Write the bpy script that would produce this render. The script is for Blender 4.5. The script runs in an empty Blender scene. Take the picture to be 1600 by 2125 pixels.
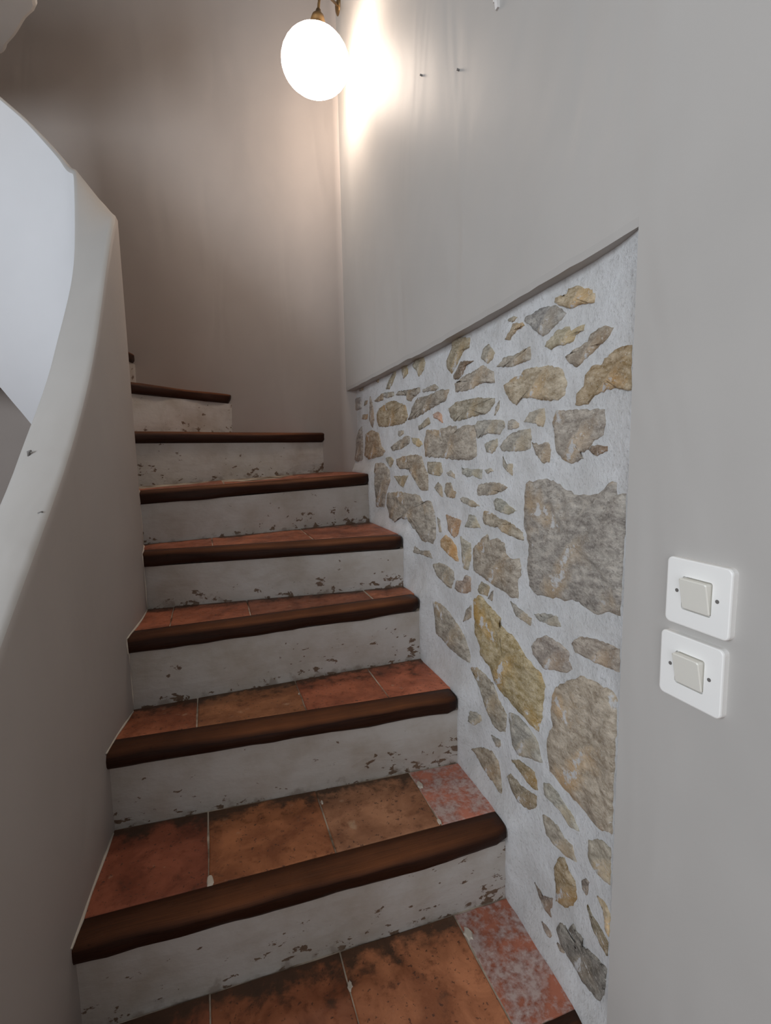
import bpy, bmesh, math, random
from mathutils import Vector, Matrix, noise
random.seed(7)
scene = bpy.context.scene
C = scene.collection

# ------------------------------------------------------------------ camera
# world: Y runs along the right wall (away from the camera), X to the right, Z up (metres)
FPX, PITCH, ROLL, YAW, CZ = 1038.85, math.radians(6.962), math.radians(1.093), math.radians(19.409), 0.977
cam_d = bpy.data.cameras.new('camera')
cam = bpy.data.objects.new('camera', cam_d)
C.objects.link(cam)
cam_d.sensor_fit = 'HORIZONTAL'
cam_d.sensor_width = 36.0
cam_d.lens = FPX / 1600 * 36.0
cam_d.clip_start = 0.01
cy, sy, cp, sp = math.cos(YAW), math.sin(YAW), math.cos(PITCH), math.sin(PITCH)
fwd = Vector((sy * cp, cy * cp, -sp))
rgt0 = Vector((cy, -sy, 0))
up0 = rgt0.cross(fwd)
cr_, sr_ = math.cos(ROLL), math.sin(ROLL)
rgt = rgt0 * cr_ - up0 * sr_
up = rgt0 * sr_ + up0 * cr_
m = Matrix.Identity(4)
for i in range(3):
    m[i][0], m[i][1], m[i][2] = rgt[i], up[i], -fwd[i]
m[2][3] = CZ
cam.matrix_world = m
scene.camera = cam

# ------------------------------------------------------------------ world, daylight, exposure
scene.view_settings.view_transform = 'Standard'
scene.view_settings.look = 'None'
scene.view_settings.gamma = 1.0
scene.view_settings.use_curve_mapping = False
scene.view_settings.exposure = 0.0
world = bpy.data.worlds.new('sky')
scene.world = world
world.use_nodes = True
bg = world.node_tree.nodes['Background']
bg.inputs[0].default_value = (0.72, 0.82, 1.0, 1)
bg.inputs[1].default_value = 1.0


def area(name, loc, target, sx, sz, power, col):
    d = bpy.data.lights.new(name, 'AREA')
    d.shape = 'RECTANGLE'
    d.size, d.size_y, d.energy, d.color = sx, sz, power, col
    o = bpy.data.objects.new(name, d)
    C.objects.link(o)
    o.location = loc
    o.rotation_euler = (Vector(target) - Vector(loc)).to_track_quat('-Z', 'Y').to_euler()
    return o


# daylight coming through the window in the left hall wall and the glazed opening behind the camera
area('daylight_side_window', (-2.39, -0.55, 1.65), (0, -0.55, 1.65), 1.5, 1.5, 66, (0.86, 0.93, 1.0))
area('daylight_rear_opening', (-1.35, -2.19, 1.3), (-1.35, 0, 1.3), 1.7, 1.9, 17, (1.0, 0.98, 0.95))

# ------------------------------------------------------------------ materials


def lin(c):
    return tuple((v / 255 / 12.92) if v / 255 <= 0.04045 else ((v / 255 + 0.055) / 1.055) ** 2.4 for v in c)


class Mat:
    """small node-tree builder"""

    def __init__(self, name, rough=0.7, spec=0.3):
        self.m = bpy.data.materials.new(name)
        self.m.use_nodes = True
        self.t = self.m.node_tree
        self.n = self.t.nodes
        self.b = self.n['Principled BSDF']
        self.b.inputs['Roughness'].default_value = rough
        self.b.inputs['Specular IOR Level'].default_value = spec
        self.tc = self.n.new('ShaderNodeTexCoord')

    def link(self, a, b):
        self.t.links.new(a, b)

    def mapping(self, scale=(1, 1, 1), src='Object', rot=(0, 0, 0)):
        mp = self.n.new('ShaderNodeMapping')
        mp.inputs['Scale'].default_value = scale
        mp.inputs['Rotation'].default_value = rot
        self.link(self.tc.outputs[src], mp.inputs['Vector'])
        return mp.outputs[0]

    def noise(self, scale, detail=4, rough=0.55, vec=None, dist=0.0):
        x = self.n.new('ShaderNodeTexNoise')
        x.inputs['Scale'].default_value = scale
        x.inputs['Detail'].default_value = detail
        x.inputs['Roughness'].default_value = rough
        x.inputs['Distortion'].default_value = dist
        self.link(vec if vec is not None else self.tc.outputs['Object'], x.inputs['Vector'])
        return x.outputs[0]

    def ramp(self, fac, stops, interp='LINEAR'):
        r = self.n.new('ShaderNodeValToRGB')
        r.color_ramp.interpolation = interp
        e = r.color_ramp.elements
        while len(e) < len(stops):
            e.new(0.5)
        for k, (p, c) in enumerate(stops):
            e[k].position = p
            e[k].color = (c, c, c, 1) if isinstance(c, (int, float)) else (*c[:3], 1)
        self.link(fac, r.inputs[0])
        return r.outputs[0]

    def mix(self, fac, a, b, mode='MIX'):
        x = self.n.new('ShaderNodeMix')
        x.data_type = 'RGBA'
        x.blend_type = mode
        for s, v in ((x.inputs[0], fac), (x.inputs[6], a), (x.inputs[7], b)):
            if isinstance(v, (int, float)):
                s.default_value = v
            elif isinstance(v, tuple):
                s.default_value = (*v[:3], 1)
            else:
                self.link(v, s)
        return x.outputs[2]

    def math(self, op, a, b=0.0):
        x = self.n.new('ShaderNodeMath')
        x.operation = op
        for s, v in ((x.inputs[0], a), (x.inputs[1], b)):
            if isinstance(v, (int, float)):
                s.default_value = v
            else:
                self.link(v, s)
        return x.outputs[0]

    def bump(self, h, strength=0.3, dist=0.002, prev=None):
        x = self.n.new('ShaderNodeBump')
        x.inputs['Strength'].default_value = strength
        x.inputs['Distance'].default_value = dist
        self.link(h, x.inputs['Height'])
        if prev is not None:
            self.link(prev, x.inputs['Normal'])
        return x.outputs[0]

    def objcol(self):
        x = self.n.new('ShaderNodeObjectInfo')
        return x.outputs['Color']

    def out(self, color=None, normal=None, rough=None):
        if color is not None:
            if isinstance(color, tuple):
                self.b.inputs['Base Color'].default_value = (*color[:3], 1)
            else:
                self.link(color, self.b.inputs['Base Color'])
        if normal is not None:
            self.link(normal, self.b.inputs['Normal'])
        if rough is not None:
            self.link(rough, self.b.inputs['Roughness'])
        return self.m


def plaster_paint(name, col, wave=0.38):
    k = Mat(name, 0.55, 0.25)
    c2 = tuple(v * 0.93 for v in col)
    n1 = k.noise(3.0, 3)
    color = k.mix(k.ramp(n1, [(0.35, 0.0), (0.7, 1.0)]), col, c2)
    v = k.mapping((1, 1, 0.35))
    nb = k.noise(5.0, 2, 0.5, v, 0.8)
    nf = k.noise(160, 2)
    n = k.bump(nb, wave, 0.02)
    n = k.bump(nf, 0.08, 0.001, n)
    return k.out(color, n)


M = {}
M['wall'] = plaster_paint('greige_wall_paint', (0.46, 0.44, 0.415))
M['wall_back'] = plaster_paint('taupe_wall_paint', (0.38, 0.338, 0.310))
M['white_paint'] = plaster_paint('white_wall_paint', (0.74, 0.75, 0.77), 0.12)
M['ceiling'] = plaster_paint('ceiling_paint', (0.55, 0.53, 0.50), 0.1)
M['hall'] = plaster_paint('dark_hall_paint', (0.26, 0.24, 0.22), 0.1)

k = Mat('lime_mortar', 0.9, 0.1)
n1 = k.noise(14, 5)
n2 = k.noise(150, 6, 0.8)
col = k.mix(k.ramp(n1, [(0.35, 0.0), (0.68, 1.0)]), (0.74, 0.745, 0.75), (0.62, 0.615, 0.605))
col = k.mix(k.ramp(n2, [(0.54, 0.0), (0.67, 0.85)]), col, (0.45, 0.44, 0.43))
nn = k.bump(k.noise(48, 5, 0.6), 0.7, 0.006)
nn = k.bump(n2, 0.9, 0.003, nn)
M['mortar'] = k.out(col, nn)

k = Mat('field_stone', 0.85, 0.2)
oc = k.objcol()
v = k.mapping((1, 1, 2.2), rot=(0.35, 0, 0))
a = k.noise(34, 8, 0.75, v, 0.15)
b = k.noise(95, 6, 0.75, v)
g = k.noise(240, 4, 0.75)
dark = k.mix(1.0, oc, (0.50, 0.49, 0.49), 'MULTIPLY')
light = k.mix(0.42, oc, (0.78, 0.73, 0.64))
col = k.mix(k.ramp(a, [(0.36, 0.0), (0.62, 1.0)]), dark, light)
och = k.mix(1.0, oc, (1.12, 0.90, 0.62), 'MULTIPLY')
col = k.mix(k.ramp(k.noise(13, 4), [(0.5, 0.0), (0.7, 0.7)]), col, och)
col = k.mix(k.ramp(b, [(0.55, 0.0), (0.68, 0.85)]), col, k.mix(1.0, oc, (0.36, 0.34, 0.33), 'MULTIPLY'))
col = k.mix(k.ramp(g, [(0.57, 0.0), (0.68, 0.75)]), col, (0.66, 0.62, 0.56))
col = k.mix(k.ramp(k.noise(17, 7, 0.7), [(0.60, 0.0), (0.635, 0.9)]), col, (0.62, 0.62, 0.62))
nn = k.bump(a, 0.7, 0.006)
nn = k.bump(b, 0.6, 0.003, nn)
nn = k.bump(g, 0.4, 0.001, nn)
M['stone'] = k.out(col, nn)


def riser_paint():
    k = Mat('chipped_white_riser_paint', 0.45, 0.35)
    n1 = k.noise(9, 5, 0.6)
    base = k.mix(k.ramp(n1, [(0.4, 0.0), (0.72, 1.0)]), (0.50, 0.475, 0.445), (0.39, 0.345, 0.295))
    # chips: irregular islands, most of them low on the riser and towards its right end (uv: u along, v up)
    sep = k.n.new('ShaderNodeSeparateXYZ')
    k.link(k.tc.outputs['UV'], sep.inputs[0])
    low = k.math('MULTIPLY', k.math('POWER', k.math('SUBTRACT', 1.0, sep.outputs[1]), 2.0), 0.15)
    right = k.math('MULTIPLY', k.math('POWER', sep.outputs[0], 6.0), 0.085)
    big = k.noise(11, 2, 0.5)
    island = k.math('MULTIPLY', k.math('SUBTRACT', big, 0.5), 0.35)
    fine = k.noise(34, 6, 0.62, k.mapping((1, 1, 1.7)), 0.3)
    s = k.math('ADD', k.math('ADD', fine, low), k.math('ADD', right, island))
    chip = k.ramp(s, [(0.70, 0.0), (0.715, 1.0)])
    under = k.mix(k.noise(90, 3), (0.075, 0.040, 0.026), (0.23, 0.165, 0.115))
    col = k.mix(chip, base, under)
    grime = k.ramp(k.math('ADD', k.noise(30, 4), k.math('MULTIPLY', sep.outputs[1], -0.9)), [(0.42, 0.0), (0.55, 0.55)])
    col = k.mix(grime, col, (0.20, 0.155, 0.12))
    nn = k.bump(k.noise(24, 4, 0.5, k.mapping((1, 1, 2))), 0.35, 0.006)
    nn = k.bump(chip, -0.5, 0.0015, nn)
    return k.out(col, nn)


M['riser'] = riser_paint()

k = Mat('terracotta_tile', 0.5, 0.45)
oc = k.objcol()
a = k.noise(11, 5, 0.6, None, 0.5)
b = k.noise(40, 5, 0.65)
g = k.noise(130, 3, 0.6)
col = k.mix(k.ramp(a, [(0.38, 0.0), (0.62, 1.0)]), oc, k.mix(1.0, oc, (0.52, 0.44, 0.38), 'MULTIPLY'))
col = k.mix(k.ramp(b, [(0.56, 0.0), (0.72, 0.8)]), col, k.mix(1.0, oc, (0.42, 0.34, 0.28), 'MULTIPLY'))
col = k.mix(k.ramp(g, [(0.62, 0.0), (0.68, 0.8)]), col, (0.07, 0.03, 0.02))
col = k.mix(k.ramp(k.noise(26, 4), [(0.66, 0.0), (0.76, 0.5)]), col, (0.62, 0.45, 0.30))
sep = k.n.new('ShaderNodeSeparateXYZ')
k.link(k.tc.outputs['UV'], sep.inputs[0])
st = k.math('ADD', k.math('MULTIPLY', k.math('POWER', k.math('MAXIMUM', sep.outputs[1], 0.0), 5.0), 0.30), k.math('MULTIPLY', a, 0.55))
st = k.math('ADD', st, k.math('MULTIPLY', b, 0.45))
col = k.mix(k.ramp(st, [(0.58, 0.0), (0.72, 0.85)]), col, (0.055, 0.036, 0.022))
nn = k.bump(b, 0.25, 0.003)
nn = k.bump(g, 0.2, 0.001, nn)
M['tile'] = k.out(col, nn, k.ramp(b, [(0.3, 0.36), (0.7, 0.62)]))

k = Mat('limewashed_terracotta_tile', 0.7, 0.3)
oc = k.objcol()
a = k.noise(17, 5, 0.6)
b = k.noise(75, 5, 0.7)
col = k.mix(k.ramp(a, [(0.38, 0.0), (0.6, 1.0)]), oc, k.mix(1.0, oc, (0.5, 0.4, 0.36), 'MULTIPLY'))
s = k.math('ADD', k.math('MULTIPLY', a, 0.6), k.math('MULTIPLY', b, 0.5))
col = k.mix(k.ramp(s, [(0.49, 0.0), (0.64, 0.8)]), col, (0.58, 0.48, 0.45))
M['tile_lime'] = k.out(col, k.bump(b, 0.3, 0.003))

k = Mat('grout', 0.9, 0.1)
n1 = k.ramp(k.noise(14, 4), [(0.36, 0.0), (0.62, 1.0)])
M['grout'] = k.out(k.mix(n1, (0.13, 0.09, 0.06), (0.62, 0.54, 0.44)), k.bump(n1, 0.4, 0.003))

k = Mat('caulk', 0.7, 0.2)
M['caulk'] = k.out((0.62, 0.56, 0.48))

k = Mat('worn_dark_oak', 0.4, 0.16)
v = k.mapping((3, 60, 60), src='UV')
sep = k.n.new('ShaderNodeSeparateXYZ')
k.link(k.tc.outputs['UV'], sep.inputs[0])
gr = k.noise(1.0, 6, 0.75, k.mapping((7, 60, 1), src='UV'), 0.8)
big = k.noise(6, 3)
base = k.mix(k.ramp(gr, [(0.3, 0.0), (0.7, 1.0)]), (0.007, 0.003, 0.002), (0.050, 0.017, 0.008))
worn = k.mix(gr, (0.075, 0.024, 0.010), (0.36, 0.130, 0.048))
# varnish worn off along the walked edge of the tread
edge = k.ramp(sep.outputs[1], [(0.0, 0.35), (0.12, 0.7), (0.30, 1.0), (0.40, 0.5), (0.47, 0.0)])
mid = k.ramp(sep.outputs[0], [(0.0, 0.25), (0.25, 0.8), (0.6, 1.0), (0.80, 0.25)])
wear = k.math('MULTIPLY', k.math('MULTIPLY', edge, mid), k.ramp(big, [(0.3, 0.5), (0.6, 1.0)]))
col = k.mix(wear, base, worn)
col = k.mix(k.ramp(k.noise(70, 4), [(0.68, 0.0), (0.76, 0.6)]), col, (0.015, 0.008, 0.006))
nn = k.bump(gr, 0.35, 0.002)
nn = k.bump(k.noise(28, 3), 0.3, 0.004, nn)
M['wood'] = k.out(col, nn, k.ramp(gr, [(0.3, 0.38), (0.75, 0.6)]))

M['plate'] = Mat('white_plastic', 0.32, 0.5).out((0.88, 0.87, 0.84))
M['rocker'] = Mat('ivory_plastic', 0.34, 0.5).out((0.76, 0.74, 0.67))
M['screw'] = Mat('dull_metal', 0.5, 0.5).out((0.16, 0.15, 0.14))
k = Mat('aged_brass', 0.38, 0.5)
k.b.inputs['Metallic'].default_value = 0.8
M['brass'] = k.out(k.mix(k.noise(60, 3), (0.30, 0.19, 0.08), (0.16, 0.10, 0.05)))
k = Mat('flat_white_bracket', 0.4, 0.4)
M['bracket'] = k.out((0.74, 0.72, 0.70))
k = Mat('glowing_opal_glass', 0.3, 0.4)
k.b.inputs['Emission Color'].default_value = (1.0, 0.82, 0.68, 1)
k.b.inputs['Emission Strength'].default_value = 26.0
M['glow'] = k.out((0.8, 0.76, 0.7))
M['floor'] = M['tile']

# ------------------------------------------------------------------ helpers


def add(name, verts, faces, mat, parent=None, smooth=False, uvs=None, mats=None, fmat=None):
    me = bpy.data.meshes.new(name)
    me.from_pydata([tuple(v) for v in verts], [], faces)
    for mm in (mats or [mat]):
        me.materials.append(mm)
    if fmat:
        for p, i in zip(me.polygons, fmat):
            p.material_index = i
    if uvs:
        lay = me.uv_layers.new(name='UVMap')
        for l in me.loops:
            lay.data[l.index].uv = uvs[l.vertex_index]
    if smooth:
        for p in me.polygons:
            p.use_smooth = True
    me.update()
    o = bpy.data.objects.new(name, me)
    C.objects.link(o)
    if parent:
        o.parent = parent
    return o


def fix(o):
    bm = bmesh.new()
    bm.from_mesh(o.data)
    bmesh.ops.recalc_face_normals(bm, faces=bm.faces)
    bm.to_mesh(o.data)
    bm.free()
    return o


def empty(name, loc=(0, 0, 0)):
    o = bpy.data.objects.new(name, None)
    C.objects.link(o)
    o.location = loc
    o.empty_display_size = 0.05
    return o


def tag(o, label=None, cat=None, group=None, kind=None):
    if label:
        o['label'] = label
    if cat:
        o['category'] = cat
    if group:
        o['group'] = group
    if kind:
        o['kind'] = kind
    return o


def box(name, lo, hi, mat, parent=None):
    (x0, y0, z0), (x1, y1, z1) = lo, hi
    v = [(x0, y0, z0), (x1, y0, z0), (x1, y1, z0), (x0, y1, z0), (x0, y0, z1), (x1, y0, z1), (x1, y1, z1), (x0, y1, z1)]
    f = [(0, 3, 2, 1), (4, 5, 6, 7), (0, 1, 5, 4), (1, 2, 6, 5), (2, 3, 7, 6), (3, 0, 4, 7)]
    return add(name, v, f, mat, parent)


def crom(P, n):
    Q = [tuple(2 * a - b for a, b in zip(P[0], P[1]))] + list(P) + [tuple(2 * a - b for a, b in zip(P[-1], P[-2]))]
    out = []
    for i in range(len(P) - 1):
        a, b, c, d = Q[i:i + 4]
        for j in range(n):
            t = j / n
            out.append(tuple(.5 * (2 * b[q] + (c[q] - a[q]) * t + (2 * a[q] - 5 * b[q] + 4 * c[q] - d[q]) * t * t
                                   + (3 * b[q] - a[q] - 3 * c[q] + d[q]) * t ** 3) for q in range(len(b))))
    out.append(tuple(P[-1]))
    return out


def interp(x, tab):
    if x <= tab[0][0]:
        return tab[0][1]
    for (a, va), (b, vb) in zip(tab, tab[1:]):
        if x <= b:
            return va + (vb - va) * (x - a) / (b - a)
    return tab[-1][1]


def tube(name, pts, r, mat, parent=None, seg=8, closed=True):
    verts, faces = [], []
    pts = [Vector(p) for p in pts]
    rr = r if isinstance(r, (list, tuple)) else [r] * len(pts)
    ref = Vector((0.3, 0.2, 1)).normalized()
    for i, p in enumerate(pts):
        t = (pts[min(i + 1, len(pts) - 1)] - pts[max(i - 1, 0)]).normalized()
        a = t.cross(ref)
        if a.length < 1e-3:
            a = t.cross(Vector((1, 0, 0)))
        a.normalize()
        b = t.cross(a)
        for j in range(seg):
            th = 2 * math.pi * j / seg
            verts.append(p + (a * math.cos(th) + b * math.sin(th)) * rr[i])
    for i in range(len(pts) - 1):
        for j in range(seg):
            faces.append((i * seg + j, i * seg + (j + 1) % seg, (i + 1) * seg + (j + 1) % seg, (i + 1) * seg + j))
    if closed:
        faces.append(tuple(range(seg))[::-1])
        faces.append(tuple((len(pts) - 1) * seg + j for j in range(seg)))
    return add(name, verts, faces, mat, parent, smooth=True)


def pxray(x, y):
    """direction of sight through a point noted on the photograph; used to carry measurements onto the real surfaces"""
    return (fwd + rgt * ((x - 800) / FPX) + up * ((1062.5 - y) / FPX))


FLOOR_Z, CEIL_Z = -0.36, 3.1
WX = 0.556            # face of the right plaster wall

# ------------------------------------------------------------------ the room shell
flo = box('floor', (-2.5, -2.3, FLOOR_Z - 0.1), (0.9, 2.8, FLOOR_Z), M['tile'])
flo.color = (0.36, 0.17, 0.09, 1)
tag(flo, 'terracotta floor at the foot of the stairs', 'floor', kind='structure')
ce = box('ceiling', (-2.5, -2.3, CEIL_Z), (0.9, 2.8, CEIL_Z + 0.1), M['hall'])
tag(ce, 'plaster ceiling over the stairwell', 'ceiling', kind='structure')


def holed_wall(name, axis, pos, thick, a0, a1, ha0, ha1, hz0, hz1, mat):
    """wall with one rectangular opening; axis x: plane x=pos spanning y, axis y: plane y=pos spanning x"""
    A, Z = [a0, ha0, ha1, a1], [FLOOR_Z, hz0, hz1, CEIL_Z]
    verts, faces = [], []
    for s in (0, thick):
        for z in Z:
            for a in A:
                verts.append((pos + s, a, z) if axis == 'x' else (a, pos + s, z))
    for s in (0, 16):
        for j in range(3):
            for i in range(3):
                if i == 1 and j == 1:
                    continue
                faces.append((s + j * 4 + i, s + j * 4 + i + 1, s + j * 4 + i + 5, s + j * 4 + i + 4))
    for a, b in ((5, 6), (6, 10), (10, 9), (9, 5)):
        faces.append((a, b, b + 16, a + 16))
    return fix(add(name, verts, faces, mat))


tag(holed_wall('wall_left', 'x', -2.4, -0.1, -2.3, 2.8, -1.3, 0.2, 0.9, 2.4, M['wall']),
    'plain hall wall with the side window', 'wall', kind='structure')
tag(holed_wall('wall_rear', 'y', -2.2, -0.1, -2.5, 0.66, -2.2, -0.5, 0.35, 2.25, M['hall']),
    'plain hall wall behind the viewer with a glazed opening', 'wall', kind='structure')


def window_frame(name, axis, pos, a0, a1, z0, z1, label):
    e = empty(name, (pos, (a0 + a1) / 2, z0) if axis == 'x' else ((a0 + a1) / 2, pos, z0))

    def bar(nm, al, ah, zl, zh):
        lo, hi = ((-.02, al, zl), (.02, ah, zh)) if axis == 'x' else ((al, -.02, zl), (ah, .02, zh))
        off = Vector(e.location)
        if axis == 'x':
            lo, hi = (lo[0], al - off.y, zl - z0), (hi[0], ah - off.y, zh - z0)
        else:
            lo, hi = (al - off.x, lo[1], zl - z0), (ah - off.x, hi[1], zh - z0)
        box(nm, lo, hi, M['bracket'], e)
    w = .05
    bar('frame_rail', a0, a1, z0, z0 + w)
    bar('frame_rail', a0, a1, z1 - w, z1)
    bar('frame_stile', a0, a0 + w, z0 + w, z1 - w)
    bar('frame_stile', a1 - w, a1, z0 + w, z1 - w)
    mid = (a0 + a1) / 2
    bar('mullion', mid - .03, mid + .03, z0 + w, z1 - w)
    tag(e, label, 'window', kind='structure')


window_frame('window_1', 'x', -2.44, -1.3, 0.2, 0.9, 2.4, 'white framed hall window in the left wall')
window_frame('window_2', 'y', -2.24, -2.2, -0.5, 0.35, 2.25, 'white framed glazed opening behind the viewer')

# right plaster wall with the stone panel cut out of it -------------------------------------------------
PY0, PY1 = 0.549, 2.04            # panel from its right edge to the stair corner


def panel_top(y):
    return interp(y, [(.549, 1.266), (.88, 1.248), (1.31, 1.235), (2.04, 1.224)])


def build_wall_right():
    verts, faces = [], []
    # sheet behind the camera up to the panel's edge
    ys = [-2.3, -1.2, -.4, 0, .2, .4, PY0]
    zs = [FLOOR_Z, 0, .4, .8, 1.1, 1.266, 1.7, 2.2, 2.7, CEIL_Z]
    for y in ys:
        for z in zs:
            verts.append((WX, y, z))
    nz = len(zs)
    for i in range(len(ys) - 1):
        for j in range(nz - 1):
            faces.append((i * nz + j, (i + 1) * nz + j, (i + 1) * nz + j + 1, i * nz + j + 1))
    # the panel's right reveal
    b = len(verts)
    e0 = (len(ys) - 1) * nz
    for j in range(6):
        verts.append((WX + .06, PY0 + .004, zs[j]))
    for j in range(5):
        faces.append((e0 + j, b + j, b + j + 1, e0 + j + 1))
    # sheet above the panel, its lower edge cut by hand
    n = 56
    rows = []
    for i in range(n + 1):
        y = PY0 + (PY1 + .03 - PY0) * i / n
        z0 = panel_top(y) + (.0035 * noise.noise(Vector((y * 9, 3.1, 0))) + .002 * noise.noise(Vector((y * 31, 1.7, 0)))) * min(1, i / 3)
        row = []
        back = WX + .058
        verts.append((back, y, z0 + .004))
        row.append(len(verts) - 1)
        for z in (z0, z0 + .012, z0 + .08, 1.55, 1.9, 2.3, 2.7, CEIL_Z):
            verts.append((WX + (.0015 if z == z0 else 0), y, z))
            row.append(len(verts) - 1)
        rows.append(row)
    for p, q in zip(rows, rows[1:]):
        for j in range(len(p) - 1):
            faces.append((p[j], q[j], q[j + 1], p[j + 1]))
    # back sheet so that the wall is a solid thing
    b = len(verts)
    verts.extend([(WX + .1, -2.3, FLOOR_Z), (WX + .1, PY1 + .1, FLOOR_Z), (WX + .1, PY1 + .1, CEIL_Z), (WX + .1, -2.3, CEIL_Z)])
    faces.append((b, b + 3, b + 2, b + 1))
    return add('wall_right', verts, faces, M['wall'])


wall_right = build_wall_right()
tag(wall_right, 'grey painted right wall with a rubble stone panel let into it beside the stairs', 'wall', kind='structure')

# ------------------------------------------------------------------ stair lines (front top edge of every nosing): zL, zR, L, R
ST = {
    -1: (-.18, -.18, (-.300, .300), (.562, .300)),
    0: (.0, .0, (-.285, .560), (.560, .560)),
    1: (.176, .174, (-.262, .862), (.556, .836)),
    2: (.357, .357, (-.240, 1.122), (.556, 1.066)),
    3: (.541, .545, (-.208, 1.297), (.560, 1.312)),
    4: (.705, .708, (-.187, 1.525), (.560, 1.445)),
    5: (.869, .892, (-.201, 1.665), (.572, 1.800)),
    6: (1.06, 1.06, (-.285, 1.909), (.495, 2.158)),
    7: (1.24, 1.24, (-.315, 1.955), (.120, 2.370)),
    8: (1.42, 1.42, (-.375, 2.000), (-.268, 2.512)),
    9: (1.60, 1.60, (-.480, 2.035), (-.640, 2.600)),
    10: (1.78, 1.78, (-.640, 2.050), (-1.02, 2.620)),
    11: (1.96, 1.96, (-.790, 2.045), (-1.40, 2.600)),
}

# profile of the stairs where they meet the right wall, in (y, z)
prof = [(-.4, FLOOR_Z)]
zprev = FLOOR_Z
for i in range(-1, 6):
    z, y = ST[i][1], ST[i][3][1]
    prof += [(y + .01, zprev), (y + .01, z)]
    zprev = z
prof.append((2.2, zprev))


def stair_dist(y, z):
    d = 9.0
    for (a0, b0), (a1, b1) in zip(prof, prof[1:]):
        l2 = (a1 - a0) ** 2 + (b1 - b0) ** 2
        t = max(0, min(1, ((y - a0) * (a1 - a0) + (z - b0) * (b1 - b0)) / l2))
        d = min(d, math.hypot(y - a0 - t * (a1 - a0), z - b0 - t * (b1 - b0)))
    return d


def mortar_x(y, z):
    d = stair_dist(y, z)
    x = WX + .026 + .016 * min(1, max(0, y - .6)) - .026 * math.exp(-(d / .045) ** 1.3)
    x += .0030 * noise.noise(Vector((y * 11, z * 11, .3))) + .0014 * noise.noise(Vector((y * 34, z * 34, 7.3)))
    # towards the right and the top the pointing comes flush with the painted wall
    e = math.exp(-max(0, y - PY0) / .05)
    return x - .020 * e


def build_mortar():
    ny, nz = 190, 190
    y0, y1, z0, z1 = PY0 - .004, 2.20, FLOOR_Z, 1.275
    verts = []
    for j in range(nz + 1):
        for i in range(ny + 1):
            y, z = y0 + (y1 - y0) * i / ny, z0 + (z1 - z0) * j / nz
            verts.append((mortar_x(y, z), y, z))
    faces = [(j * (ny + 1) + i, j * (ny + 1) + i + 1, (j + 1) * (ny + 1) + i + 1, (j + 1) * (ny + 1) + i)
             for j in range(nz) for i in range(ny)]
    o = add('mortar_bed', verts, faces, M['mortar'], wall_right, smooth=True)
    o['label'] = 'rough whitish lime mortar around the stones'
    return o


build_mortar()

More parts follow.
